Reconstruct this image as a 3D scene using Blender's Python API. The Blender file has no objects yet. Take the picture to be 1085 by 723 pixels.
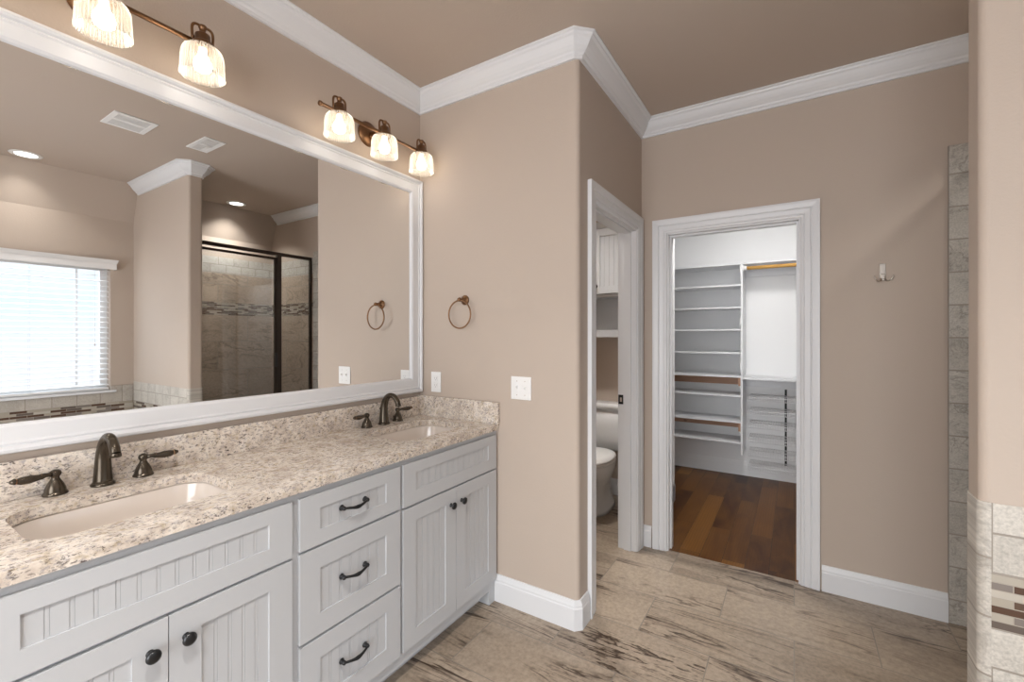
import bpy, bmesh, math, random
from mathutils import Vector, Matrix
random.seed(7)
SC = bpy.context.scene
COL = SC.collection
PI = math.pi

# ------------------------------------------------------------------ camera
TH = 0.5657; F = 471.03; V0 = 355.73; EYE = 1.365
cd = bpy.data.cameras.new('camera'); cam = bpy.data.objects.new('camera', cd); COL.objects.link(cam)
cd.sensor_width = 36; cd.lens = F / 1085 * 36; cd.clip_start = 0.02
cd.shift_y = -(361.5 - V0) / 1085
cam.location = (0, 0, EYE); cam.rotation_euler = (PI / 2, 0, TH - PI / 2)
SC.camera = cam

# ------------------------------------------------------------------ world, exposure
SC.view_settings.view_transform = 'Standard'; SC.view_settings.look = 'None'
SC.view_settings.gamma = 1; SC.view_settings.use_curve_mapping = False
SC.view_settings.exposure = 0.32
w = bpy.data.worlds.new('sky'); SC.world = w; w.use_nodes = True
nt = w.node_tree; nt.nodes.clear()
o_ = nt.nodes.new('ShaderNodeOutputWorld'); bg = nt.nodes.new('ShaderNodeBackground'); bg.inputs[1].default_value = 1.0
tc = nt.nodes.new('ShaderNodeTexCoord'); sx = nt.nodes.new('ShaderNodeSeparateXYZ'); rp = nt.nodes.new('ShaderNodeValToRGB')
mp = nt.nodes.new('ShaderNodeMapRange'); mp.inputs[1].default_value = -0.12; mp.inputs[2].default_value = 0.16
nt.links.new(tc.outputs['Generated'], sx.inputs[0]); nt.links.new(sx.outputs[2], mp.inputs[0]); nt.links.new(mp.outputs[0], rp.inputs[0])
nt.links.new(rp.outputs[0], bg.inputs[0]); nt.links.new(bg.outputs[0], o_.inputs[0])
for k, (p, c) in enumerate([(0, (.84, .83, .88)), (.35, (.82, .85, .92)), (.62, (.74, .86, .93)), (1, (.90, .95, 1))]):
    e = rp.color_ramp.elements[k] if k < 2 else rp.color_ramp.elements.new(p)
    e.position = p; e.color = (*c, 1)
SKY = 1.15; bg.inputs[1].default_value = SKY

# light levels
P_CAN = 7.5; P_BULB = 13.0; P_CLOSET = 18.0; P_TOILET = 10.0; P_DAY = 300.0; P_FILL = 60.0


def area(name, loc, size, power, color=(1, 1, 1), rot=(0, 0, 0), size_y=None, spread=None, shape=None):
    l = bpy.data.lights.new(name, 'AREA'); l.energy = power; l.color = color; l.size = size
    if size_y: l.shape = 'RECTANGLE'; l.size_y = size_y
    elif shape: l.shape = shape
    if spread: l.spread = spread
    o = bpy.data.objects.new(name, l); COL.objects.link(o); o.location = loc; o.rotation_euler = rot
    return o


# daylight entering through the window (just outside the panes, pointing in)
area('window_daylight', (.73, -3.6, 3.5), 2.6, P_DAY, (.84, .92, 1), (math.atan2(2.1, 2.0), 0, 0), 1.6)
# unseen fill lamp, added behind the camera for more even room light
area('rear_fill_light', (-1.75, .35, 1.25), 1.9, P_FILL, (.97, .98, 1), (PI / 2, 0, -PI / 2), 2.0)

# ------------------------------------------------------------------ dimensions (metres; x along the vanity, y to the vanity wall)
W = 1.8403; X1 = 1.8987; Y1 = .8423; X2 = 2.9063; C = 2.743; T = .115
YB = -1.525; XP0 = 1.606; XP1 = 1.710; YP = -.402; XL = -1.4; XT = 3.70; XC = 4.885

# ------------------------------------------------------------------ material helpers
def mat(name, color, rough=.5, metal=0, spec=.5, bump=None, coat=0):
    m = bpy.data.materials.new(name); m.use_nodes = True
    n = m.node_tree; b = n.nodes['Principled BSDF']
    b.inputs['Base Color'].default_value = (*color, 1); b.inputs['Roughness'].default_value = rough
    b.inputs['Metallic'].default_value = metal; b.inputs['Specular IOR Level'].default_value = spec
    b.inputs['Coat Weight'].default_value = coat
    if bump:
        sc, st, dist = bump
        t = n.nodes.new('ShaderNodeTexCoord'); z = n.nodes.new('ShaderNodeTexNoise'); z.inputs['Scale'].default_value = sc
        z.inputs['Detail'].default_value = 3
        bp = n.nodes.new('ShaderNodeBump'); bp.inputs['Strength'].default_value = st; bp.inputs['Distance'].default_value = dist
        n.links.new(t.outputs['Object'], z.inputs['Vector']); n.links.new(z.outputs['Fac'], bp.inputs['Height'])
        n.links.new(bp.outputs[0], b.inputs['Normal'])
    return m


class NT:
    """tiny node-graph writer"""
    def __init__(s, m): s.m = m; s.t = m.node_tree; s.b = s.t.nodes['Principled BSDF']
    def n(s, typ, **kw):
        x = s.t.nodes.new(typ)
        for k, v in kw.items():
            if hasattr(x, k): setattr(x, k, v)
        return x
    def l(s, a, b): s.t.links.new(a, b)
    def val(s, sock, v):
        if hasattr(v, 'is_output') or isinstance(v, bpy.types.NodeSocket): s.l(v, sock)
        else: sock.default_value = v
    def coord(s): return s.n('ShaderNodeTexCoord').outputs['Object']
    def mapping(s, v, scale=(1, 1, 1), loc=(0, 0, 0), rot=(0, 0, 0)):
        m = s.n('ShaderNodeMapping'); s.l(v, m.inputs[0]); m.inputs['Scale'].default_value = scale
        m.inputs['Location'].default_value = loc; m.inputs['Rotation'].default_value = rot; return m.outputs[0]
    def noise(s, v, scale, detail=4, rough=.5, dist=0, col=False):
        x = s.n('ShaderNodeTexNoise'); s.l(v, x.inputs['Vector']); x.inputs['Scale'].default_value = scale
        x.inputs['Detail'].default_value = detail; x.inputs['Roughness'].default_value = rough; x.inputs['Distortion'].default_value = dist
        return x.outputs['Color' if col else 'Fac']
    def ramp(s, f, stops, interp='LINEAR'):
        r = s.n('ShaderNodeValToRGB'); s.l(f, r.inputs[0]); r.color_ramp.interpolation = interp
        for k, (p, c) in enumerate(stops):
            e = r.color_ramp.elements[k] if k < 2 else r.color_ramp.elements.new(p)
            e.position = p; e.color = (*c, 1) if len(c) == 3 else c
        return r.outputs[0]
    def mix(s, f, a, b, mode='MIX'):
        x = s.n('ShaderNodeMix'); x.data_type = 'RGBA'; x.blend_type = mode
        s.val(x.inputs[0], f); s.val(x.inputs[6], a if not isinstance(a, tuple) else (*a, 1)); s.val(x.inputs[7], b if not isinstance(b, tuple) else (*b, 1))
        return x.outputs[2]
    def math(s, op, a, b=0):
        x = s.n('ShaderNodeMath'); x.operation = op; s.val(x.inputs[0], a); s.val(x.inputs[1], b); return x.outputs[0]
    def swiz(s, v, order, off=(0, 0, 0)):
        a = s.n('ShaderNodeSeparateXYZ'); s.l(v, a.inputs[0]); c = s.n('ShaderNodeCombineXYZ')
        for k, ch in enumerate(order):
            if ch in 'xyz': s.l(a.outputs['xyz'.index(ch)], c.inputs[k])
        v2 = s.n('ShaderNodeVectorMath'); v2.operation = 'ADD'; s.l(c.outputs[0], v2.inputs[0]); v2.inputs[1].default_value = off
        return v2.outputs[0]
    def brick(s, v, w, h, mortar, off=.5, freq=2, c1=(0, 0, 0), c2=(1, 1, 1), smooth=.1):
        x = s.n('ShaderNodeTexBrick'); s.l(v, x.inputs['Vector']); x.offset = off; x.offset_frequency = freq; x.squash = 1
        x.inputs['Color1'].default_value = (*c1, 1); x.inputs['Color2'].default_value = (*c2, 1); x.inputs['Mortar'].default_value = (.5, .5, .5, 1)
        x.inputs['Scale'].default_value = 1; x.inputs['Mortar Size'].default_value = mortar; x.inputs['Mortar Smooth'].default_value = smooth
        x.inputs['Bias'].default_value = 0; x.inputs['Brick Width'].default_value = w; x.inputs['Row Height'].default_value = h
        return x.outputs['Color'], x.outputs['Fac']
    def bump(s, h, st=.3, d=.002):
        x = s.n('ShaderNodeBump'); s.val(x.inputs['Height'], h); x.inputs['Strength'].default_value = st; x.inputs['Distance'].default_value = d
        s.l(x.outputs[0], s.b.inputs['Normal'])


M_PAINT = mat('beige_wall_paint', (.50, .42, .355), .62, spec=.3, bump=(130, .16, .004))
M_CEIL = mat('ceiling_paint', (.50, .42, .355), .75, spec=.2, bump=(110, .2, .004))
M_WHITE_WALL = mat('white_closet_paint', (.83, .835, .84), .6, spec=.3, bump=(120, .1, .003))
M_TRIM = mat('white_trim_paint', (.72, .728, .745), .33, spec=.4)
M_CAB = mat('cabinet_paint', (.50, .512, .53), .38, spec=.4)
M_PLASTIC = mat('white_plastic', (.82, .82, .81), .35)
M_SLOT = mat('dark_slot', (.05, .05, .05), .6)
M_PORC = mat('white_porcelain', (.74, .75, .76), .08, spec=.6, coat=.4)
M_SINK = mat('biscuit_porcelain', (.70, .63, .57), .1, spec=.6, coat=.3)
M_BRONZE = mat('oil_rubbed_bronze', (.085, .068, .05), .25, metal=.75, spec=.6)
M_COPPER = mat('antique_copper', (.23, .125, .065), .36, metal=.9, spec=.6)
M_COPPER2 = mat('worn_copper_edge', (.42, .22, .11), .4, metal=.9)
M_KNOB = mat('dark_pewter', (.035, .036, .038), .3, metal=.7, spec=.6)
M_NICKEL = mat('brushed_nickel', (.55, .50, .45), .28, metal=.95)
M_SHFRAME = mat('dark_bronze_aluminium', (.04, .027, .02), .4, metal=.4)
M_GROUT = mat('grout', (.36, .33, .30), .85)
M_CHROME = mat('chrome', (.75, .75, .76), .12, metal=1)
M_CAULK = mat('tan_paint_shadow_line', (.40, .33, .22), .7)
M_BLACK = mat('black_plastic', (.02, .02, .02), .5)
M_WIRE = mat('white_coated_wire', (.72, .72, .73), .35)
M_BLIND = mat('white_blind', (.80, .80, .80), .4)


def emit(name, col, st):
    m = bpy.data.materials.new(name); m.use_nodes = True; t = m.node_tree; t.nodes.clear()
    e = t.nodes.new('ShaderNodeEmission'); o = t.nodes.new('ShaderNodeOutputMaterial'); e.inputs[0].default_value = (*col, 1); e.inputs[1].default_value = st
    t.links.new(e.outputs[0], o.inputs[0]); return m


M_BULB = emit('glowing_bulb', (1, .91, .80), P_BULB)
M_DIFF = emit('lit_diffuser', (1, .96, .90), 4)


def glassy(name, tint, body, body_col, gloss=.12, bumpst=0, ribs=0):
    """thin clear glass: transparent + fresnel reflection + a little body colour"""
    m = bpy.data.materials.new(name); m.use_nodes = True; t = m.node_tree; t.nodes.clear()
    N = lambda x: t.nodes.new('ShaderNode' + x); L = t.links.new
    o = N('OutputMaterial'); tr = N('BsdfTransparent'); tr.inputs[0].default_value = (*tint, 1)
    gl = N('BsdfGlossy'); gl.inputs['Roughness'].default_value = .03 if not ribs else .12
    tl = N('BsdfTranslucent'); tl.inputs[0].default_value = (*body_col, 1); df = N('BsdfDiffuse'); df.inputs[0].default_value = (*body_col, 1)
    a = N('AddShader'); m1 = N('MixShader'); m1.inputs[0].default_value = body; m2 = N('MixShader')
    lw = N('LayerWeight'); lw.inputs[0].default_value = .25
    mr = N('MapRange'); L(lw.outputs['Fresnel'], mr.inputs[0]); mr.inputs[3].default_value = gloss * .3; mr.inputs[4].default_value = min(1, gloss * 4)
    L(mr.outputs[0], m2.inputs[0])
    mx = N('MixShader'); mx.inputs[0].default_value = .5; L(tl.outputs[0], mx.inputs[1]); L(df.outputs[0], mx.inputs[2])
    L(tr.outputs[0], m1.inputs[1]); L(mx.outputs[0], m1.inputs[2]); L(m1.outputs[0], m2.inputs[1]); L(gl.outputs[0], m2.inputs[2]); L(m2.outputs[0], o.inputs[0])
    if ribs:
        tc = N('TexCoord'); wv = N('TexWave'); sp = N('SeparateXYZ'); at = N('Math'); at.operation = 'ARCTAN2'; cb = N('CombineXYZ')
        L(tc.outputs['Object'], sp.inputs[0]); L(sp.outputs[1], at.inputs[0]); L(sp.outputs[0], at.inputs[1]); L(at.outputs[0], cb.inputs[0])
        wv.inputs['Scale'].default_value = ribs; L(cb.outputs[0], wv.inputs[0]); bp = N('Bump'); bp.inputs['Strength'].default_value = .8; bp.inputs['Distance'].default_value = .003
        L(wv.outputs['Fac'], bp.inputs['Height']); L(bp.outputs[0], gl.inputs['Normal'])
        mr2 = N('MapRange'); L(wv.outputs['Fac'], mr2.inputs[0]); mr2.inputs[3].default_value = body * .6; mr2.inputs[4].default_value = body * 1.4; L(mr2.outputs[0], m1.inputs[0])
    return m


M_PANE = glassy('window_glass', (.97, .98, 1), .0, (1, 1, 1), .06)
M_SHGLASS = glassy('shower_glass', (.97, .98, .98), .02, (.7, .75, .78), .16)
M_SHADE = glassy('ribbed_shade_glass', (.93, .91, .87), .20, (1, .94, .84), .16, ribs=2.2)
M_WHITE_CLEAR = glassy('clear_plastic', (.9, .9, .92), .35, (.8, .8, .82), .1)

# mirror
M_MIRROR = bpy.data.materials.new('mirror_silver'); M_MIRROR.use_nodes = True
t_ = M_MIRROR.node_tree; t_.nodes.clear(); g_ = t_.nodes.new('ShaderNodeBsdfGlossy'); g_.inputs['Roughness'].default_value = 0; g_.inputs[0].default_value = (.90, .91, .91, 1)
q_ = t_.nodes.new('ShaderNodeOutputMaterial'); t_.links.new(g_.outputs[0], q_.inputs[0])


def travertine(name, order, off, bw, bh, mortar, base, dark, vein, vscale=1.0, veins=.5, rough=.35, stretch=(1.2, 9, 9), bo=.5, grout=(.30, .265, .225)):
    """stone-look tile. order maps the surface to (length, row) brick axes"""
    m = mat(name, base, rough); g = NT(m)
    v = g.swiz(g.coord(), order, off)
    bc, bf = g.brick(v, bw, bh, mortar, bo, c1=(0, 0, 0), c2=(1, 1, 1))
    sh = g.n('ShaderNodeVectorMath'); sh.operation = 'SCALE'; g.l(bc, sh.inputs[0]); sh.inputs['Scale'].default_value = 13.7
    ad = g.n('ShaderNodeVectorMath'); ad.operation = 'ADD'; g.l(v, ad.inputs[0]); g.l(sh.outputs[0], ad.inputs[1])
    tv = ad.outputs[0]
    big = g.noise(g.mapping(tv, tuple(c * .5 for c in stretch)), 1.6 * vscale, 5, .6, .8)
    c1 = g.ramp(big, [(.33, dark), (.50, base), (.66, tuple(min(1, x * 1.16) for x in base))])
    fine = g.noise(tv, 55 * vscale, 5, .65)
    c2 = g.mix(.45, c1, g.ramp(fine, [(.3, tuple(x * .55 for x in base)), (.62, tuple(min(1, x * 1.35) for x in base))]), 'MIX')
    wn = g.noise(g.mapping(tv, stretch), .62 * vscale, 7, .58, .7)
    line = g.ramp(wn, [(.420, (0, 0, 0)), (.430, (.8, .8, .8)), (.439, (0, 0, 0)), (.466, (.0, .0, .0)), (.489, (.45, .45, .45)), (.495, (1, 1, 1)), (.505, (1, 1, 1)), (.513, (0, 0, 0)), (.545, (0, 0, 0)), (.553, (.75, .75, .75)), (.562, (0, 0, 0))])
    gate = g.ramp(g.noise(g.mapping(tv, (.7, 1.6, 1.6)), 2.1 * vscale, 3), [(.42, (0, 0, 0)), (.51, (1, 1, 1))])
    lf = g.math('MULTIPLY', g.math('MULTIPLY', line, gate), veins)
    c3 = g.mix(lf, c2, vein)
    tint = g.ramp(bc, [(0, (.90, .89, .88)), (1, (1.0, 1.0, 1.0))])
    c4 = g.mix(1, c3, tint, 'MULTIPLY')
    c5 = g.mix(bf, c4, grout)
    g.l(c5, g.b.inputs['Base Color'])
    h = g.math('SUBTRACT', g.math('MULTIPLY', fine, .25), bf)
    g.bump(h, .35, .0025)
    return m


BASE = (.36, .30, .24)
M_FLOOR = travertine('floor_porcelain_tile', 'yx', (.0, -2.355 + .305 * 40, 0), .61, .305, .0026, (.355, .288, .222), (.165, .125, .092), (.070, .045, .030), 1.0, 1.0, .30, (.9, 6.5, 6.5), grout=(.235, .20, .165))
M_SHB = travertine('shower_tile_back', 'xz', (1.0 - .27, -.085, 0), .61, .305, .003, (.42, .335, .26), (.30, .23, .175), (.17, .125, .09), 1.0, .7, .3, (2, 5, 5))
M_SHS = travertine('shower_tile_side', 'yz', (0, -.085, 0), .61, .305, .003, (.42, .335, .26), (.30, .23, .175), (.17, .125, .09), 1.0, .7, .3, (2, 5, 5))
M_PALEB = travertine('pale_stone_tile_back', 'xz', (0, .17, 0), .155, .085, .003, (.50, .48, .44), (.38, .36, .33), (.3, .28, .25), 2.2, .3, .45, (3, 3, 3))
M_PALES = travertine('pale_stone_tile_side', 'yz', (0, .17, 0), .155, .085, .003, (.50, .48, .44), (.38, .36, .33), (.3, .28, .25), 2.2, .3, .45, (3, 3, 3))
M_STRIP = travertine('tumbled_trim_tile', 'yz', (.618 + .31 * 5, 0.04, 0), .31, .155, .0035, (.50, .475, .43), (.34, .32, .285), (.15, .12, .10), 2.6, .5, .5, (3, 3, 3), 0)
M_TUBS = travertine('tumbled_tile_side', 'yz', (.422, .036, 0), .152, .10, .003, (.52, .49, .44), (.38, .35, .31), (.3, .27, .24), 2.4, .45, .5, (3, 3, 3), 0)
M_BULL = travertine('tumbled_bullnose_tile', 'yz', (.422 + .3, .10, 0), .60, .15, .003, (.52, .49, .44), (.38, .35, .31), (.3, .27, .24), 2.4, .45, .5, (3, 3, 3), 0)
M_TUBS2 = travertine('tumbled_tile_side_low', 'yz', (.422, .076, 0), .152, .10, .003, (.52, .49, .44), (.40, .37, .33), (.3, .27, .24), 2.4, .35, .5, (3, 3, 3), .5)
M_TUBB = travertine('tumbled_tile_back', 'xz', (.0, .0, 0), .152, .1525, .003, (.48, .44, .39), (.35, .32, .28), (.3, .27, .24), 2.4, .35, .5, (3, 3, 3), 0)


def mosaic(name, order, off=(0, 0, 0), bw=.096, bh=.0195):
    m = mat(name, (.3, .25, .2), .22); g = NT(m)
    v = g.swiz(g.coord(), order, off)
    bc, bf = g.brick(v, bw, bh, .0012, .37, 2)
    bc2, bf2 = g.brick(v, bw, bh, .0012, .37, 2, (0, 0, 0), (1, 1, 1))
    wn = g.n('ShaderNodeTexWhiteNoise'); g.l(bc, wn.inputs['Vector'])
    c = g.ramp(bc, [(0, (.085, .045, .028)), (.2, (.36, .32, .26)), (.36, (.12, .095, .08)), (.5, (.45, .41, .35)), (.64, (.20, .17, .15)), (.76, (.40, .36, .30)), (.9, (.10, .06, .04))], 'CONSTANT')
    c = g.mix(bf, c, (.36, .32, .27)); g.l(c, g.b.inputs['Base Color']); g.bump(g.math('SUBTRACT', 0, bf), .4, .002)
    return m


M_MOSB = mosaic('mosaic_band_back', 'xz', (0, -.003, 0)); M_MOSS = mosaic('mosaic_band_side', 'yz', (.365, -.0, 0))
M_MOSB2 = mosaic('shower_mosaic_back', 'xz', (0, -.005, 0), .07, .0158); M_MOSS2 = mosaic('shower_mosaic_side', 'yz', (0, -.005, 0), .07, .0158)


def granite():
    m = mat('granite', (.6, .52, .42), .16, spec=.5); g = NT(m); v = g.coord()
    base = g.ramp(g.noise(v, 20, 6, .65, .4), [(.32, (.50, .42, .36)), (.46, (.67, .59, .51)), (.58, (.78, .71, .63)), (.72, (.72, .67, .64))])
    y = g.ramp(g.noise(v, 45, 4, .6), [(.54, (0, 0, 0)), (.64, (1, 1, 1))]); c = g.mix(g.math('MULTIPLY', y, .55), base, (.44, .34, .20))
    gr = g.ramp(g.noise(g.mapping(v, (1, 1.5, 1.5), (3, 1, 0)), 62, 6, .75), [(.53, (0, 0, 0)), (.60, (1, 1, 1))]); c = g.mix(g.math('MULTIPLY', gr, .7), c, (.33, .30, .31))
    cl = g.ramp(g.noise(v, 9, 3, .5), [(.35, (.55, .55, .55)), (.65, (1, 1, 1))])
    dk = g.ramp(g.noise(g.mapping(v, (1, 1.8, 1.8), (7, 3, 5), (0, 0, .6)), 85, 6, .72, .5), [(.552, (0, 0, 0)), (.59, (1, 1, 1))]); c = g.mix(g.math('MULTIPLY', g.math('MULTIPLY', dk, .95), cl), c, (.07, .052, .05))
    g.l(c, g.b.inputs['Base Color']); return m


M_GRAN = granite()


def hardwood():
    m = mat('walnut_plank', (.2, .08, .03), .34, spec=.22, coat=0); g = NT(m); v = g.coord()
    bc, bf = g.brick(v, 1.15, .124, .0012, .41, 2)
    sh = g.n('ShaderNodeVectorMath'); sh.operation = 'SCALE'; g.l(bc, sh.inputs[0]); sh.inputs['Scale'].default_value = 9.1
    ad = g.n('ShaderNodeVectorMath'); ad.operation = 'ADD'; g.l(v, ad.inputs[0]); g.l(sh.outputs[0], ad.inputs[1]); tv = ad.outputs[0]
    big = g.noise(g.mapping(tv, (1.2, 5, 5)), 2.2, 3, .5, 1.0)
    wv = g.n('ShaderNodeTexWave'); wv.wave_type = 'RINGS'; g.l(g.mapping(tv, (1.1, 5.5, 5)), wv.inputs[0]); wv.inputs['Scale'].default_value = 4.5; wv.inputs['Distortion'].default_value = 3; wv.inputs['Detail'].default_value = 3; wv.inputs['Detail Scale'].default_value = 1.0
    fib = g.noise(g.mapping(tv, (6, 120, 60)), 1.5, 3)
    pl = g.ramp(bc, [(0, (.022, .010, .006)), (.3, (.065, .024, .009)), (.65, (.16, .066, .015)), (1, (.31, .14, .028))])
    c = g.mix(g.math('MULTIPLY', g.ramp(big, [(.35, (0, 0, 0)), (.7, (1, 1, 1))]), .5), pl, (.21, .092, .02))
    c = g.mix(g.math('MULTIPLY', g.ramp(wv.outputs['Fac'], [(.0, (1, 1, 1)), (.35, (0, 0, 0))]), .28), c, (.06, .02, .008))
    c = g.mix(g.math('MULTIPLY', fib, .35), c, (.06, .02, .008))
    c = g.mix(bf, c, (.012, .005, .003)); g.l(c, g.b.inputs['Base Color']); g.bump(g.math('SUBTRACT', 0, bf), .3, .001); return m


M_WOODFL = hardwood()


def wood(name, a, b, sc=(30, 3, 30)):
    m = mat(name, a, .5); g = NT(m); n = g.noise(g.mapping(g.coord(), sc), 2.0, 4, .6, .6)
    k = g.ramp(g.noise(g.coord(), 9, 2), [(.66, (0, 0, 0)), (.72, (1, 1, 1))])
    c = g.mix(n, a, b); c = g.mix(g.math('MULTIPLY', k, .6), c, tuple(x * .35 for x in a)); g.l(c, g.b.inputs['Base Color']); return m


M_CEDAR = wood('knotty_alder', (.52, .30, .19), (.36, .19, .115), (20, 2, 30))
M_ROD = wood('varnished_oak_rod', (.72, .42, .12), (.58, .32, .08), (60, 3, 60))

# ------------------------------------------------------------------ mesh helpers
def BM(): return bmesh.new()


def box(bm, x0, x1, y0, y1, z0, z1, mats=None, mi=0):
    """mats: dict like {'-x':1} giving a material index per face direction"""
    v = [bm.verts.new((x, y, z)) for z in (z0, z1) for y in (y0, y1) for x in (x0, x1)]
    fs = {'-z': (0, 2, 3, 1), '+z': (4, 5, 7, 6), '-y': (0, 1, 5, 4), '+y': (2, 6, 7, 3), '-x': (0, 4, 6, 2), '+x': (1, 3, 7, 5)}
    for k, f in fs.items():
        fc = bm.faces.new([v[i] for i in f]); fc.material_index = (mats or {}).get(k, mi)
    return bm


def prism(bm, pts, z0, z1, fmat=None):
    """extrude a ccw plan polygon; fmat(mid x, mid y, normal) -> index"""
    lo = [bm.verts.new((x, y, z0)) for x, y in pts]; hi = [bm.verts.new((x, y, z1)) for x, y in pts]
    bm.faces.new(list(reversed(lo))); bm.faces.new(hi); n = len(pts)
    for i in range(n):
        j = (i + 1) % n; f = bm.faces.new([lo[i], lo[j], hi[j], hi[i]])
        if fmat: f.material_index = fmat((pts[i][0] + pts[j][0]) / 2, (pts[i][1] + pts[j][1]) / 2)
    return bm


def arc(cx, cy, r, a0, a1, n=6):
    return [(cx + r * math.cos(a0 + (a1 - a0) * i / n), cy + r * math.sin(a0 + (a1 - a0) * i / n)) for i in range(n + 1)]


def lathe(bm, prof, origin=(0, 0, 0), axis='z', seg=28, mi=0, smooth=True):
    """prof: (radius, height) list around axis"""
    o = Vector(origin)
    def P(r, h, a):
        c, s = r * math.cos(a), r * math.sin(a)
        return o + {'z': Vector((c, s, h)), 'y': Vector((s, h, c)), 'x': Vector((h, c, s)), '-y': Vector((c, -h, s)), '-x': Vector((-h, s, c))}[axis]
    rings = []
    for r, h in prof:
        if r < 1e-6: rings.append([bm.verts.new(P(0, h, 0))])
        else: rings.append([bm.verts.new(P(r, h, 2 * PI * k / seg)) for k in range(seg)])
    for a, b in zip(rings, rings[1:]):
        for k in range(seg):
            j = (k + 1) % seg
            if len(a) == 1 and len(b) == 1: continue
            vs = [a[0], b[j], b[k]] if len(a) == 1 else ([a[k], a[j], b[0]] if len(b) == 1 else [a[k], a[j], b[j], b[k]])
            f = bm.faces.new(vs); f.smooth = smooth; f.material_index = mi
    return bm


def tube(bm, pts, r, seg=14, caps=True, mi=0):
    """sweep circles along pts; r number or list"""
    P = [Vector(p) for p in pts]; R = r if isinstance(r, (list, tuple)) else [r] * len(P)
    t0 = (P[1] - P[0]).normalized(); u = t0.orthogonal().normalized(); rings = []
    for i, p in enumerate(P):
        t = ((P[min(i + 1, len(P) - 1)] - p).normalized() + (p - P[max(i - 1, 0)]).normalized())
        t = t.normalized() if t.length > 1e-6 else t0
        u = (u - t * u.dot(t)).normalized(); v = t.cross(u)
        rings.append([bm.verts.new(p + (u * math.cos(2 * PI * k / seg) + v * math.sin(2 * PI * k / seg)) * R[i]) for k in range(seg)])
    for a, b in zip(rings, rings[1:]):
        for k in range(seg):
            j = (k + 1) % seg; f = bm.faces.new([a[k], a[j], b[j], b[k]]); f.smooth = True; f.material_index = mi
    if caps:
        f = bm.faces.new(list(reversed(rings[0]))); f.material_index = mi; f = bm.faces.new(rings[-1]); f.material_index = mi
    return bm


def spline(pts, n=8):
    """Catmull-Rom through points"""
    P = [Vector(p) for p in pts]; P = [2 * P[0] - P[1]] + P + [2 * P[-1] - P[-2]]; out = []
    for i in range(1, len(P) - 2):
        a, b, c, d = P[i - 1:i + 3]
        for k in range(n):
            t = k / n; out.append(.5 * ((2 * b) + (c - a) * t + (2 * a - 5 * b + 4 * c - d) * t * t + (3 * b - a - 3 * c + d) * t ** 3))
    out.append(P[-2]); return out


def sweep(bm, path, prof, nrm, side=1, closed=False, smooth=False):
    """sweep profile (a,b): a along side*(nrm x tangent), b along nrm, mitred"""
    P = [Vector(p) for p in path]; n = Vector(nrm).normalized(); N = len(P); rings = []
    def sd(i, j): t = (P[j] - P[i]).normalized(); return n.cross(t) * side
    for i in range(N):
        if closed or 0 < i < N - 1: s1, s2 = sd((i - 1) % N, i), sd(i, (i + 1) % N)
        elif i == 0: s1 = s2 = sd(0, 1)
        else: s1 = s2 = sd(N - 2, N - 1)
        m = (s1 + s2) / (1 + s1.dot(s2)); rings.append([bm.verts.new(P[i] + m * a + n * b) for a, b in prof])
    K = len(prof)
    for i in range(N if closed else N - 1):
        A, B = rings[i], rings[(i + 1) % N]
        for k in range(K):
            j = (k + 1) % K; f = bm.faces.new([A[k], A[j], B[j], B[k]]); f.smooth = smooth
    if not closed: bm.faces.new(rings[0]); bm.faces.new(list(reversed(rings[-1])))
    return bm


def obj(name, bm, mats, parent=None, bevel=0, smooth_angle=None, kind=None, label=None):
    bmesh.ops.recalc_face_normals(bm, faces=bm.faces[:])
    if parent is not None:
        o = Vector((0, 0, 0)); p = parent
        while p is not None: o += p.location; p = p.parent
        bmesh.ops.translate(bm, verts=bm.verts[:], vec=-o)
    me = bpy.data.meshes.new(name); bm.to_mesh(me); bm.free()
    for m in (mats if isinstance(mats, (list, tuple)) else [mats]): me.materials.append(m)
    ob = bpy.data.objects.new(name, me); COL.objects.link(ob)
    if parent is not None: ob.parent = parent
    if bevel:
        b = ob.modifiers.new('bevel', 'BEVEL'); b.width = bevel; b.segments = 2; b.limit_method = 'ANGLE'; b.angle_limit = math.radians(40)
    if kind: ob['kind'] = kind
    if label: ob['label'] = label
    return ob


def opart(name, bm, mats, parent, origin, **k):
    """part whose own origin sits at a world point (for object-space textures)"""
    ob = obj(name, bm, mats, parent, **k)
    o = Vector((0, 0, 0)); p = parent
    while p is not None: o += p.location; p = p.parent
    d = Vector(origin) - o
    ob.data.transform(Matrix.Translation(-d)); ob.location = d
    return ob


def S(name, bm, mats, **k): return obj(name, bm, mats, kind='structure', **k)


def thing(name, label, cat, loc, group=None, kind=None):
    o = bpy.data.objects.new(name, None); o.empty_display_size = .1; COL.objects.link(o); o.location = loc
    if kind: o['kind'] = kind
    o['label'] = label
    if cat: o['category'] = cat
    if group: o['group'] = group
    return o


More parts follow.
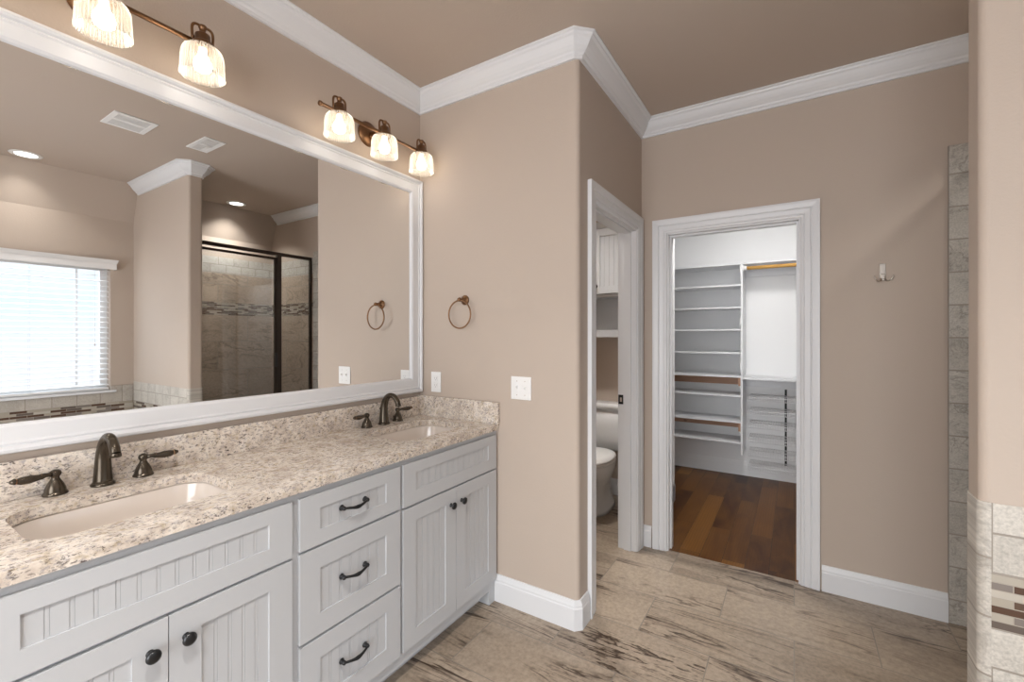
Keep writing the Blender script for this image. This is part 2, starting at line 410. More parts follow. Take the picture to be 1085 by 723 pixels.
def plate_hole(bm, x0, x1, y0, y1, z0, z1, hole, mi=0):
    """slab cell with a hole given as ccw outline; open on its four outer sides"""
    cx = sum(p[0] for p in hole) / len(hole); cy = sum(p[1] for p in hole) / len(hole)
    hs = sorted(hole, key=lambda p: math.atan2(p[1] - cy, p[0] - cx))
    def outp(a):
        c, s = math.cos(a), math.sin(a); t = 1e9
        if c > 1e-9: t = min(t, (x1 - cx) / c)
        if c < -1e-9: t = min(t, (x0 - cx) / c)
        if s > 1e-9: t = min(t, (y1 - cy) / s)
        if s < -1e-9: t = min(t, (y0 - cy) / s)
        return (cx + c * t, cy + s * t)
    outer = [outp(math.atan2(p[1] - cy, p[0] - cx)) for p in hs]
    for X, Y in ((x0, y0), (x1, y0), (x1, y1), (x0, y1)):   # snap the nearest sample to each corner
        k = min(range(len(outer)), key=lambda i: (outer[i][0] - X) ** 2 + (outer[i][1] - Y) ** 2); outer[k] = (X, Y)
    n = len(hs); R = {}
    for nm, pts, z in (('ot', outer, z1), ('ht', hs, z1), ('ob', outer, z0), ('hb', hs, z0)): R[nm] = [bm.verts.new((x, y, z)) for x, y in pts]
    for i in range(n):
        j = (i + 1) % n
        for q in ((R['ot'][i], R['ot'][j], R['ht'][j], R['ht'][i]), (R['ob'][j], R['ob'][i], R['hb'][i], R['hb'][j]), (R['ht'][i], R['ht'][j], R['hb'][j], R['hb'][i])):
            f = bm.faces.new(q); f.material_index = mi


def rrect(cx, cy, hx, hy, r, n=8):
    p = []
    for sx_, sy_, a in ((1, 1, 0), (-1, 1, PI / 2), (-1, -1, PI), (1, -1, 1.5 * PI)):
        p += arc(cx + sx_ * (hx - r), cy + sy_ * (hy - r), r, a, a + PI / 2, n)
    return p


def loft(bm, rings, cap0=False, cap1=True, smooth=True):
    V = [[bm.verts.new(p) for p in r] for r in rings]; n = len(V[0])
    for a, b in zip(V, V[1:]):
        for k in range(n):
            j = (k + 1) % n; f = bm.faces.new([a[k], a[j], b[j], b[k]]); f.smooth = smooth
    if cap0: bm.faces.new(list(reversed(V[0])))
    if cap1: f = bm.faces.new(V[-1]); f.smooth = smooth
    return bm


# ================================================================== ROOM SHELL
bm = BM(); box(bm, XL, 2.925, -1.65, W + .0, -.1, 0); box(bm, 2.925, XT, Y1 + .05, W, -.1, 0); S('floor', bm, M_FLOOR)
bm = BM(); box(bm, 2.925, XC, -1.4, Y1 + .05, -.1, .001); box(bm, XT + .02, XC, Y1 + .05, W, -.1, .001)
ob = S('floor_closet', bm, M_WOODFL)
bm = BM(); box(bm, XL - .1, XC + .12, -1.7, W + .12, C, C + .1, {'-z': 0}); S('ceiling', bm, M_CEIL)
bm = BM(); box(bm, X2 + T, XC, -1.4, W, C - .004, C - .0005); S('ceiling_closet', bm, M_WHITE_WALL)  # unseen white slab, added to bounce more light onto the shelves
# clipped slope of the ceiling over the tub and shower
bm = BM(); v = [(-1.41, C), (YB, C), (YB, 2.41)]
for x in (XL, X2): pass
A_ = [bm.verts.new((XL, y, z)) for y, z in v]; B_ = [bm.verts.new((X2, y, z)) for y, z in v]
bm.faces.new(A_); bm.faces.new(B_[::-1])
for i in range(3): j = (i + 1) % 3; bm.faces.new([A_[i], A_[j], B_[j], B_[i]])
S('ceiling_slope', bm, M_PAINT)

bm = BM(); box(bm, XL - .1, XT, W, W + .12, 0, C); S('wall_vanity', bm, M_PAINT)
bm = BM(); box(bm, XT, XC + .12, W, W + .12, 0, C); S('wall_closet_left', bm, M_WHITE_WALL)
# wall at the end of the vanity, bullnosed outer corner
r = .022
bm = BM(); prism(bm, arc(X1 + r, Y1 + r, r, PI, 1.5 * PI, 6) + [(X1 + T, Y1), (X1 + T, W), (X1, W)], 0, C); S('wall_towel', bm, M_PAINT)
# toilet-room door wall
DX0, DX1, DZ = 2.092, 2.795, 2.035
bm = BM(); box(bm, X1 + T, DX0, Y1, Y1 + T, 0, C); box(bm, DX1, X2, Y1, Y1 + T, 0, C); box(bm, DX0, DX1, Y1, Y1 + T, DZ, C)
box(bm, X2, X2 + T, Y1, Y1 + T, 0, C)
S('wall_toilet_door', bm, M_PAINT)
bm = BM(); box(bm, X2 + T, XT, Y1 - .01, Y1 + .03, 0, C); box(bm, X2 + T, XT, Y1 + .03, Y1 + T, 0, C, mi=1); S('wall_closet_near', bm, [M_WHITE_WALL, M_PAINT])
bm = BM(); prism(bm, [(XT, Y1 - .01), (XT + .13 - r, Y1 - .01)] + arc(XT + .13 - r, Y1 - .01 + r, r, -PI / 2, 0, 5)[1:] + [(XT + .13, W), (XT, W)], 0, C, lambda x, y: 1 if x < XT + .001 else 0)
S('wall_toilet_back', bm, [M_WHITE_WALL, M_PAINT])
# far wall with closet doorway
CY0, CY1, CZ = -.032, .684, 2.015
bm = BM(); k = {'+x': 1}
box(bm, X2, X2 + T, YB, CY0, 0, C, k); box(bm, X2, X2 + T, CY1, Y1, 0, C, k); box(bm, X2, X2 + T, CY0, CY1, CZ, C, k)
S('wall_far', bm, [M_PAINT, M_WHITE_WALL])
bm = BM(); box(bm, XC, XC + .12, -1.5, W, 0, C); S('wall_closet_back', bm, M_WHITE_WALL)
bm = BM(); box(bm, X2 + T, XC, -1.5, -1.4, 0, C); S('wall_closet_right', bm, M_WHITE_WALL)
bm = BM(); box(bm, XL - .1, XL, YB, -.55, 0, C); box(bm, XL - .1, XL, 1.25, W, 0, C); box(bm, XL - .1, XL, -.55, 1.25, 2.2, C); S('wall_left', bm, M_PAINT)  # unseen door-height opening, added to let the rear fill lamp in
# exterior wall with the window opening
WX0, WX1, WZ0, WZ1 = .02, 1.44, .875, 2.0
bm = BM(); box(bm, XL - .1, WX0, YB - .13, YB, 0, C); box(bm, WX1, X2 + T, YB - .13, YB, 0, C); box(bm, WX0, WX1, YB - .13, YB, 0, WZ0); box(bm, WX0, WX1, YB - .13, YB, WZ1, C)
S('wall_window', bm, M_PAINT)
# pillar between tub and shower, bullnosed end
r = .02
bm = BM(); prism(bm, arc(XP0 + r, YP - r, r, PI, PI / 2, 8)[::1] + arc(XP1 - r, YP - r, r, PI / 2, 0, 8) + [(XP1, YB), (XP0, YB)], 0, C); S('wall_pillar', bm, M_PAINT)

# ------------------------------------------------------------------ tile on walls (structure)
tt = .009
def band(bm, fn, z0, z1, mi): fn(bm, z0, z1, mi)
bm = BM()
fb = lambda z0, z1, mi: box(bm, XP1, X2 - tt, YB, YB + tt, z0, z1, mi=mi)
fb(0, 1.585, 0); fb(1.585, 1.722, 1); fb(1.722, 2.03, 0); fb(2.03, 2.205, 2)
S('wall_shower_back_tile', bm, [M_SHB, M_MOSB2, M_PALEB])
bm = BM()
fs = lambda z0, z1, mi: box(bm, X2 - tt, X2, YB, -.705, z0, z1, mi=mi)
fs(0, 1.585, 0); fs(1.585, 1.722, 1); fs(1.722, 2.03, 0); fs(2.03, 2.205, 2)
S('wall_shower_right_tile', bm, [M_SHS, M_MOSS2, M_PALES])
bm = BM()
fs = lambda z0, z1, mi: box(bm, XP1, XP1 + tt, YB + tt, -.705, z0, z1, mi=mi)
fs(0, 1.585, 0); fs(1.585, 1.722, 1); fs(1.722, 2.03, 0); fs(2.03, 2.205, 2)
S('wall_shower_left_tile', bm, [M_SHS, M_MOSS2, M_PALES])
# stone trim column beside the shower on the far wall
bm = BM(); box(bm, X2 - .012, X2, -.708, -.618, 0, 2.268); S('trim_1', bm, M_STRIP, bevel=.003, label='column of tumbled stone trim tiles beside the shower')
# tile round the pillar end
def pill(off, z0, z1, mi):
    o = off; rr = r + o
    outer = arc(XP0 + r, YP - r, rr, PI, PI / 2, 8) + arc(XP1 - r, YP - r, rr, PI / 2, 0, 8)
    inner = arc(XP0 + r, YP - r, r - .001, PI, PI / 2, 8) + arc(XP1 - r, YP - r, r - .001, PI / 2, 0, 8)
    outer = [(XP0 - o, -.4220)] + outer + [(XP1 + o, -.70)]; inner = [(XP0 + .001, -.4220)] + inner + [(XP1 - .001, -.70)]
    n = len(outer)
    O = [[bm.verts.new((x, y, z)) for x, y in outer] for z in (z0, z1)]; I = [[bm.verts.new((x, y, z)) for x, y in inner] for z in (z0, z1)]
    for i in range(n - 1):
        for q in ((O[0][i], O[0][i + 1], O[1][i + 1], O[1][i]), (I[0][i], I[0][i + 1], I[1][i + 1], I[1][i]), (O[1][i], O[1][i + 1], I[1][i + 1], I[1][i]), (O[0][i], O[0][i + 1], I[0][i + 1], I[0][i])):
            f = bm.faces.new(q); f.material_index = mi
    for i in (0, n - 1): f = bm.faces.new((O[0][i], O[1][i], I[1][i], I[0][i])); f.material_index = mi
bm = BM(); pill(.003, 0, .94, 3)
for z0, z1, mi, o in ((0, .624, 2, .003), (.624, .762, 1, .0025), (.762, .94, 0, .003)): box(bm, XP0 - o, XP0 + .001, YB + tt, -.4220, z0, z1, mi=mi)
S('wall_pillar_tile', bm, [M_TUBS, M_MOSS, M_TUBS2, M_BULL])
bm = BM(); box(bm, XL, XP0 - .009, YB, YB + tt, .3, .624, mi=0); box(bm, XL, XP0 - .009, YB, YB + tt - .001, .624, .762, mi=1); box(bm, XL, XP0 - .009, YB, YB + tt, .762, WZ0, mi=0)
box(bm, WX1, XP0 - .009, YB, YB + tt, WZ0, .915, mi=0); box(bm, XL, WX0, YB, YB + tt, WZ0, .915, mi=0)
S('wall_tub_back_tile', bm, [M_TUBB, M_MOSB])
# shower curb and pan
bm = BM(); box(bm, XP1 + tt, X2 - tt, -.80, -.70, 0, .09); S('trim_2', bm, M_TUBB, bevel=.006, label='tiled shower curb under the glass')
# tub deck (tiled) and tub
bm = BM(); hole = rrect(.66, -.97, .70, .33, .22, 10)
plate_hole(bm, -.25, XP0 - .009, YB + tt, -.42, .455, .49, hole)
box(bm, -.25, XP0 - .009, -.45, -.42, 0, .455); box(bm, -.25, -.22, YB + tt, -.45, 0, .455)
for a, b, c, d in ((-.25, XP0 - .009, -.42, -.42),): f = [bm.verts.new(p) for p in ((a, -.42, .455), (b, -.42, .455), (b, -.42, .49), (a, -.42, .49))]; bm.faces.new(f)
f = [bm.verts.new(p) for p in ((-.25, -.42, .455), (-.25, YB + tt, .455), (-.25, YB + tt, .49), (-.25, -.42, .49))]; bm.faces.new(f)
S('trim_3', bm, M_TUBB, label='tiled deck built around the bathtub')
tub = thing('bathtub', 'white drop-in bathtub set in the tiled deck under the window', 'bathtub', (.66, -.97, .49))
rings = [[(x, y, z) for x, y in rrect(.66, -.97, hx, hy, rr_, 10)] for hx, hy, rr_, z in ((.745, .375, .24, .491), (.745, .375, .24, .512), (.725, .355, .23, .522), (.69, .32, .21, .518), (.67, .30, .2, .47), (.60, .25, .18, .16), (.52, .19, .15, .11))]
obj('basin', loft(BM(), rings), M_PORC, tub)
obj('drain', lathe(BM(), [(0, .006), (.03, .006), (.034, 0)], (.3, -.97, .111)), M_CHROME, tub)

# ------------------------------------------------------------------ crown, baseboards, casings
CP = .086; CH = .096
crown = [(0, 0), (.012, 0), (.014, .012), (.022, .018), (.026, .026), (.034, .032), (.046, .044), (.056, .058), (.064, .072), (.073, .078), (.076, .086), (CP, .090), (CP, CH), (0, CH)]
def run(name, pts, z, prof, side, material=M_TRIM, bev=0, lab=None):
    b = BM(); sweep(b, [(x, y, z) for x, y in pts], prof, (0, 0, 1), side); return S(name, b, material, bevel=bev, label=lab)
c_ = .02
# walking along the walls with the room on the right-hand side (side=-1)
run('trim_4', [(XL, W), (X1, W), (X1, Y1 + c_), (X1 + c_, Y1), (X2, Y1), (X2, -1.40)], C - CH, crown, -1, lab='white crown moulding around the main ceiling')
run('trim_5', [(XP0, -1.40), (XP0, YP - c_), (XP0 + c_, YP), (XP1 - c_, YP), (XP1, YP - c_), (XP1, -1.40)], C - CH, crown, 1, lab='white crown moulding wrapped around the pillar')
BH = .136
base = [(0, 0), (.016, 0), (.016, .098), (.013, .104), (.013, .112), (.009, .124), (.006, BH), (0, BH)]
run('baseboard_towel_wall', [(X1, 1.306), (X1, Y1 + c_), (X1 + c_, Y1), (DX0 - .092, Y1)], 0, base, -1)
run('baseboard_corner', [(2.886, Y1), (X2, Y1), (X2, CY1 + .092)], 0, base, -1)
run('baseboard_far', [(X2, CY0 - .092), (X2, -.618)], 0, base, -1)
run('baseboard_left', [(XL, 1.26), (XL, W), (.135, W)], 0, base, -1)
run('baseboard_toilet_room', [(X1 + T, Y1 + T + .1), (X1 + T, W), (XT, W), (XT, Y1 + T), (DX1 + .1, Y1 + T)], 0, base, -1)
run('baseboard_closet_back', [(XT + .13, W), (XC, W), (XC, -1.4)], 0, base, -1, M_WHITE_WALL)
run('baseboard_closet_near', [(X2 + T, Y1 - .01), (XT + .13, Y1 - .01), (XT + .13, W)], 0, base, 1)
bb = run('baseboard_closet_right', [(XC, -1.4), (X2 + T, -1.4)], 0, base, -1, M_WHITE_WALL)

casing = [(0, 0), (.006, .010), (.014, .012), (.020, .009), (.024, .013), (.046, .016), (.052, .012), (.056, .017), (.078, .021), (.090, .021), (.090, 0)]
def doorway(name, lab, path, nrm, side, jambs, extra=None):
    d = thing(name, lab, None, path[0], kind='structure'); obj('casing', sweep(BM(), path, casing, nrm, side), M_TRIM, d)
    b = BM()
    for j in jambs: box(b, *j)
    obj('jamb', b, M_TRIM, d, bevel=.001); return d
# toilet door: wall faces -y
g = .006
d1 = doorway('door_1', 'white cased doorway to the toilet room', [(DX0 - 0 + g, Y1, 0), (DX0 + g, Y1, DZ - g), (DX1 - g, Y1, DZ - g), (DX1 - g, Y1, 0)], (0, -1, 0), 1,
    [(DX0, DX0 + .012, Y1 - .001, Y1 + T + .001, 0, DZ), (DX1 - .012, DX1, Y1 - .001, Y1 + T + .001, 0, DZ), (DX0 + .012, DX1 - .012, Y1 - .001, Y1 + T + .001, DZ - .012, DZ),
     (DX1 - .022, DX1 - .012, Y1 + .03, Y1 + .075, 0, DZ - .012), (DX0 + .012, DX0 + .022, Y1 + .03, Y1 + .075, 0, DZ - .012), (DX0 + .022, DX1 - .022, Y1 + .03, Y1 + .075, DZ - .022, DZ - .012)])
b = BM(); box(b, DX1 - .0145, DX1 - .012, Y1 + T - .034, Y1 + T - .002, .925, .985); sp_ = obj('strike_plate', b, M_KNOB, d1, bevel=.0008, label='dark metal strike plate')
b = BM(); box(b, DX1 - .0152, DX1 - .0145, Y1 + T - .026, Y1 + T - .012, .94, .968); obj('latch_hole', b, M_CHROME, sp_)
d2 = doorway('door_2', 'white cased doorway to the walk-in closet', [(X2, CY1 - g, 0), (X2, CY1 - g, CZ - g), (X2, CY0 + g, CZ - g), (X2, CY0 + g, 0)], (-1, 0, 0), 1,
    [(X2 - .001, X2 + T + .001, CY1 - .012, CY1, 0, CZ), (X2 - .001, X2 + T + .001, CY0, CY0 + .012, 0, CZ), (X2 - .001, X2 + T + .001, CY0 + .012, CY1 - .012, CZ - .012, CZ),
     (X2 + .04, X2 + .085, CY1 - .022, CY1 - .012, 0, CZ - .012), (X2 + .04, X2 + .085, CY0 + .012, CY0 + .022, 0, CZ - .012), (X2 + .04, X2 + .085, CY0 + .022, CY1 - .022, CZ - .022, CZ - .012)])

# ------------------------------------------------------------------ window and blind
win = thing('window_1', 'window above the bathtub with perimeter muntins', None, (.73, YB - .1, WZ0), kind='structure')
b = BM(); yo, yi = YB - .125, YB - .085
box(b, WX0, WX0 + .05, yo, yi, WZ0, WZ1); box(b, WX1 - .05, WX1, yo, yi, WZ0, WZ1); box(b, WX0 + .05, WX1 - .05, yo, yi, WZ0, WZ0 + .05); box(b, WX0 + .05, WX1 - .05, yo, yi, WZ1 - .05, WZ1)
obj('window_frame', b, M_PLASTIC, win)
b = BM(); ym0, ym1 = YB - .108, YB - .099
for x in (WX0 + .2, WX1 - .2): box(b, x - .008, x + .008, ym0, ym1, WZ0 + .05, WZ1 - .05)
for z in (WZ0 + .14, WZ1 - .14): box(b, WX0 + .05, WX1 - .05, ym0 + .001, ym1 - .001, z - .008, z + .008)
obj('muntin', b, M_PLASTIC, win)
b = BM(); box(b, WX0 + .05, WX1 - .05, YB - .106, YB - .102, WZ0 + .05, WZ1 - .05); obj('pane', b, M_PANE, win)
b = BM(); box(b, WX0 - .035, WX1 + .035, YB, YB + .03, WZ0 - .018, WZ0 + .0); box(b, WX0, WX1, YB - .085, YB, WZ0 - .0005, WZ0 + .004); obj('sill', b, M_TRIM, win, bevel=.002)
bl = thing('window_blind', 'white two inch slat blind with valance hanging in the tub window', 'blind', (.73, YB - .03, WZ1))
b = BM(); sweep(b, [(WX0 - .03, YB + .0, 1.955), (WX0 - .03, YB + .05, 1.955), (WX1 + .03, YB + .05, 1.955), (WX1 + .03, YB, 1.955)], [(0, 0), (0, .05), (.006, .062), (.012, .085), (-.006, .085), (-.006, 0)], (0, 0, 1), 1)
obj('valance', b, M_BLIND, bl)
b = BM(); ns = 23; zt = 1.945; zb = .925; yc = YB - .035
for i in range(ns):
    z = zb + (zt - zb) * i / (ns - 1); h = .0045
    vs = [bm_ for bm_ in ()]
    y0, y1 = yc - .024, yc + .024; zz0, zz1 = z + h, z - h
    V = [b.verts.new(p) for p in ((WX0 + .008, y0, zz0), (WX1 - .008, y0, zz0), (WX1 - .008, y1, zz1), (WX0 + .008, y1, zz1), (WX0 + .008, y0, zz0 + .003), (WX1 - .008, y0, zz0 + .003), (WX1 - .008, y1, zz1 + .003), (WX0 + .008, y1, zz1 + .003))]
    for q in ((0, 3, 2, 1), (4, 5, 6, 7), (0, 1, 5, 4), (2, 3, 7, 6), (1, 2, 6, 5), (0, 4, 7, 3)): b.faces.new([V[k] for k in q])
obj('slats', b, M_BLIND, bl)
b = BM(); box(b, WX0 + .008, WX1 - .008, yc - .025, yc + .025, WZ0 + .008, WZ0 + .026); obj('bottom_rail', b, M_BLIND, bl, bevel=.003)
b = BM()
for x in (.12, .5, .94, 1.32):
    for y in (yc - .026, yc + .026): tube(b, [(x, y, WZ0 + .02), (x, y, 1.96)], .0012, 6)
obj('ladder_cord', b, M_BLIND, bl)
b = BM(); tube(b, [(1.335, yc + .034, 1.30), (1.335, yc + .034, 1.96)], .0014, 6); lathe(b, [(0, 0), (.006, .004), (.004, .03), (0, .032)], (1.335, yc + .034, 1.272), seg=10)
obj('pull_cord', b, M_BLIND, bl)

# ------------------------------------------------------------------ ceiling fixtures
def can(x, y, lab, p=P_CAN, col=(1, .96, .91), zc=C):
    t = thing('recessed_light', lab, 'ceiling light', (x, y, zc), 'recessed lights in the ceiling')
    obj('trim_ring', lathe(BM(), [(.062, 0), (.064, -.004), (.088, -.004), (.092, 0), (.092, .0), (.062, 0)], (x, y, zc), seg=36), M_PLASTIC, t)
    obj('diffuser', lathe(BM(), [(0, -.001), (.063, -.002)], (x, y, zc), seg=36), M_DIFF, t)
    l = area('can_lamp', (x, y, zc - .012), .12 if p < 15 else .6, p, col, shape='DISK', spread=2.0 if p < 15 else PI); l.parent = t; l.location = (0, 0, -.012)
can(.872, -1.261, 'round lit recessed ceiling light above the bathtub, seen in the mirror', P_CAN * .28)
can(2.375, -1.245, 'round lit recessed ceiling light inside the shower, seen in the mirror', P_CAN * .9)
can(.15, .35, 'unseen recessed ceiling light added as fill over the middle of the bathroom floor', P_CAN * 1.7)  # out-of-view can, added to even out the room light
can(-.8, .35, 'unseen recessed ceiling light added as fill near the left end wall', P_CAN * 1.7)  # second added fill can, behind the camera
can(2.75, 1.40, 'unseen recessed ceiling light added to brighten the toilet room', P_TOILET)  # out-of-view lamp put in to lift the toilet room
can(3.45, .15, 'unseen recessed ceiling light added to brighten the walk-in closet', P_CLOSET, (1, .97, .94), C - .004)  # out-of-view wide lamp put in to lift the closet

def vent(x0, x1, y0, y1, lab, two):
    t = thing('ceiling_vent', lab, 'vent', ((x0 + x1) / 2, (y0 + y1) / 2, C))
    b = BM(); z0, z1 = C - .006, C - .0005; m = .028
    box(b, x0, x0 + m, y0, y1, z0, z1); box(b, x1 - m, x1, y0, y1, z0, z1); box(b, x0 + m, x1 - m, y0, y0 + m, z0, z1); box(b, x0 + m, x1 - m, y1 - m, y1, z0, z1)
    obj('vent_frame', b, M_PLASTIC, t, bevel=.0015)
    b = BM(); box(b, x0 + m, x1 - m, y0 + m, y1 - m, C - .0012, C - .0004); obj('duct_shade', b, mat('vent_shadow', (.05, .05, .05), .8), t)  # dark sheet on the ceiling, painted as the shade behind the louvres
    b = BM(); yy = y0 + m + .004; ym = (y0 + y1) / 2
    while yy < y1 - m - .006:
        if abs(yy - ym) > .018: box(b, x0 + m, x1 - m, yy, yy + .0075, C - .0045, C - .002)
        yy += .0115
    box(b, x0 + m, x1 - m, ym - .016, ym + .016, C - .005, C - .0015)
    if not two: box(b, x0 + m + .055, x1 - m, y0 + m, ym, C - .005, C - .0015)
    obj('louver', b, M_PLASTIC, t)
vent(.99, 1.215, -.088, .168, 'white square ceiling air vent with two louvre groups, left one in the mirror', True)
vent(1.455, 1.592, -.06, .235, 'small white ceiling exhaust vent closer to the pillar, seen in the mirror', False)

# ================================================================== VANITY
YF = 1.302; YD = 1.288     # face frame and door fronts
CT0, CT1 = .880, .910
def panel(bm, x0, x1, z0, z1, st, rt, rb, pitch=.0381, recess=.009):
    """frame and beaded recessed panel, front at YD, back at YF-.001"""
    yb = YF - .001
    box(bm, x0, x0 + st, YD, yb, z0, z1); box(bm, x1 - st, x1, YD, yb, z0, z1)
    box(bm, x0 + st, x1 - st, YD, yb, z1 - rt, z1); box(bm, x0 + st, x1 - st, YD, yb, z0, z0 + rb)
    a, b_ = x0 + st, x1 - st; za, zb_ = z0 + rb, z1 - rt; yp = YD + .0045; gd = .0016; gw = .0014
    n = max(1, round((b_ - a) / pitch)); pw = (b_ - a) / n; x = a; segs = []
    for i in range(n):
        xa = a + pw * i
        if i: xa = a + pw * i + .0045
        xb = a + pw * (i + 1) - (0 if i == n - 1 else .0045)
        segs.append((xa, xb, yp))
        if i < n - 1:
            xm = a + pw * (i + 1); segs += [(xb, xb + gw, yp + gd), (xb + gw, xm + .0045 - gw, yp + .0006), (xm + .0045 - gw, xm + .0045, yp + gd)]
    for xa, xb, y in segs: box(bm, xa, xb, y, yb - .001, za, zb_)

def knob(parent, x, z):
    b = BM(); lathe(b, [(.009, 0), (.0085, .002), (.0055, .005), (.005, .011), (.009, .014), (.0145, .017), (.0160, .020), (.0150, .024), (.009, .0275), (0, .0285)], (x, YD, z), '-y', 22)
    obj('knob', b, M_KNOB, parent, label='dark round mushroom knob')

def pull(parent, x, z, hw=.048):
    b = BM(); P = spline([(x - hw, YD - .003, z), (x - hw + .001, YD - .014, z), (x - hw * .74, YD - .021, z - .001), (x - hw * .3, YD - .025, z - .005), (x, YD - .026, z - .006), (x + hw * .3, YD - .025, z - .005), (x + hw * .74, YD - .021, z - .001), (x + hw - .001, YD - .014, z), (x + hw, YD - .003, z)], 5)
    n = len(P); R = [.0042 + .0026 * math.exp(-((i / (n - 1) - .5) / .13) ** 2) for i in range(n)]
    tube(b, P, R, 12)
    for s in (-1, 1): lathe(b, [(.010, 0), (.010, .002), (.0065, .006), (.0075, .014), (.006, .019), (0, .021)], (x + s * hw, YD, z), '-y', 18)
    obj('drawer_pull', b, M_KNOB, parent, label='dark curved bar pull')

def carcass(t, x0, x1, fx0, fx1, openings):
    """x0..x1 body; fx0..fx1 face frame extents; openings for doors"""
    b = BM()
    z1 = CT0 - .001
    box(b, x0, x1, YF, YF + .019, .105, z1); box(b, x0, x0 + .016, YF + .019, W - .002, .105, z1); box(b, x1 - .016, x1, YF + .019, W - .002, .105, z1)
    box(b, x0 + .016, x1 - .016, YF + .019, W - .002, .105, .121); box(b, x0 + .016, x1 - .016, W - .008, W - .002, .121, z1)
    obj('cabinet_body', b, M_CAB, t)
    b = BM(); box(b, x0, x1, YF + .065, W - .002, 0, .105); obj('toe_kick', b, M_CAB, t)
    b = BM(); box(b, x0, x1, YF, YF + .019, .072, .105); obj('bottom_rail', b, M_CAB, t)

def sink_cab(x0, x1, p0, p1, lab, foot):
    t = thing('sink_base_cabinet', lab, 'cabinet', ((x0 + x1) / 2, YF, 0), 'white sink base cabinets of the vanity')
    carcass(t, x0, x1, p0, p1, None)
    if foot:
        b = BM(); box(b, x1 - .062, x1, YF, YF + .0645, 0, .0715); obj('foot', b, M_CAB, t)
    b = BM(); panel(b, p0, p1, .690, .857, .07, .043, .054); obj('false_drawer_front', b, M_CAB, t)
    xm = (p0 + p1) / 2
    for s, a, c in ((-1, p0, xm - .0012), (1, xm + .0012, p1)):
        b = BM(); panel(b, a, c, .122, .680, .070, .060, .065); d = obj('door', b, M_CAB, t)
        knob(d, xm + s * .037, .611)
    return t
sink_cab(.125, .796, .150, .783, 'white beadboard sink cabinet at the near left end of the vanity', False)
sink_cab(1.229, X1 - .001, 1.238, 1.880, 'white beadboard sink cabinet at the far end of the vanity by the towel ring wall', True)
t = thing('drawer_cabinet', 'white three drawer cabinet with curved dark pulls in the middle of the vanity', 'cabinet', (1.015, YF, 0))
carcass(t, .796, 1.229, 0, 0, None)
for z0, z1 in ((.694, .857), (.404, .684), (.122, .394)):
    b = BM(); panel(b, .808, 1.222, z0, z1, .070, .046 if z1 > .8 else .066, .046 if z1 > .8 else .068); d = obj('drawer', b, M_CAB, t); pull(d, 1.005, (z0 + z1) / 2 + .009)

# countertop with two sink cut-outs
SXL, SXR, SY = .476, 1.576, 1.548
HX, HY, HR = .222, .152, .075
def shole(cx, e=0): return rrect(cx, SY, HX + e, HY + e, HR + e, 10)
t = thing('countertop', 'speckled beige granite vanity countertop with two sink cut-outs', 'countertop', (1.0, 1.55, CT0))
XA, XB, YA, YZ = .105, X1 - .001, 1.283, W - .001
b = BM()
cells = [(XA, .2), (.76, 1.3), (1.85, XB)]
for a, c in cells:
    for z, o in ((CT1, 1), (CT0, -1)):
        V = [b.verts.new(p) for p in ((a, YA, z), (c, YA, z), (c, YZ, z), (a, YZ, z))]; b.faces.new(V if o > 0 else V[::-1])
plate_hole(b, .2, .76, YA, YZ, CT0, CT1, shole(SXL)); plate_hole(b, 1.3, 1.85, YA, YZ, CT0, CT1, shole(SXR))
for p, q in (((XA, YA), (XB, YA)), ((XB, YA), (XB, YZ)), ((XB, YZ), (XA, YZ)), ((XA, YZ), (XA, YA))):
    V = [b.verts.new((*p, CT0)), b.verts.new((*q, CT0)), b.verts.new((*q, CT1)), b.verts.new((*p, CT1))]; b.faces.new(V)
obj('counter_slab', b, M_GRAN, t)
b = BM(); box(b, XA, X1 - .021, W - .021, W - .001, CT1, 1.017); obj('backsplash', b, M_GRAN, t, bevel=.0015)
b = BM(); box(b, X1 - .021, X1 - .001, 1.278, W - .001, CT1, 1.022); obj('side_splash', b, M_GRAN, t, bevel=.0015)
def sink(cx, lab):
    t = thing('undermount_sink', lab, 'sink', (cx, SY, CT0 - .15), 'undermount sinks in the granite vanity')
    R = [(.020, .0), (.004, 0), (.002, -.006), (-.006, -.05), (-.018, -.10), (-.045, -.132), (-.09, -.142), (-.13, -.144)]
    rings = []
    for e, dz in R:
        hx, hy = HX + e, HY + e; rr = max(.02, HR + e * .6)
        rings.append([(x, y, CT0 - .001 + dz) for x, y in rrect(cx, SY, hx, hy, min(rr, hy - .001), 10)])
    obj('bowl', loft(BM(), rings), M_SINK, t)
    b = BM(); lathe(b, [(0, .001), (.012, .001), (.014, .0035), (.022, .0035), (.025, 0)], (cx, SY, CT0 - .1445)); obj('drain', b, M_BRONZE, t)
sink(SXL, 'rectangular biscuit undermount sink nearest the camera, under the left faucet')
sink(SXR, 'rectangular biscuit undermount sink at the far end, beside the side splash')

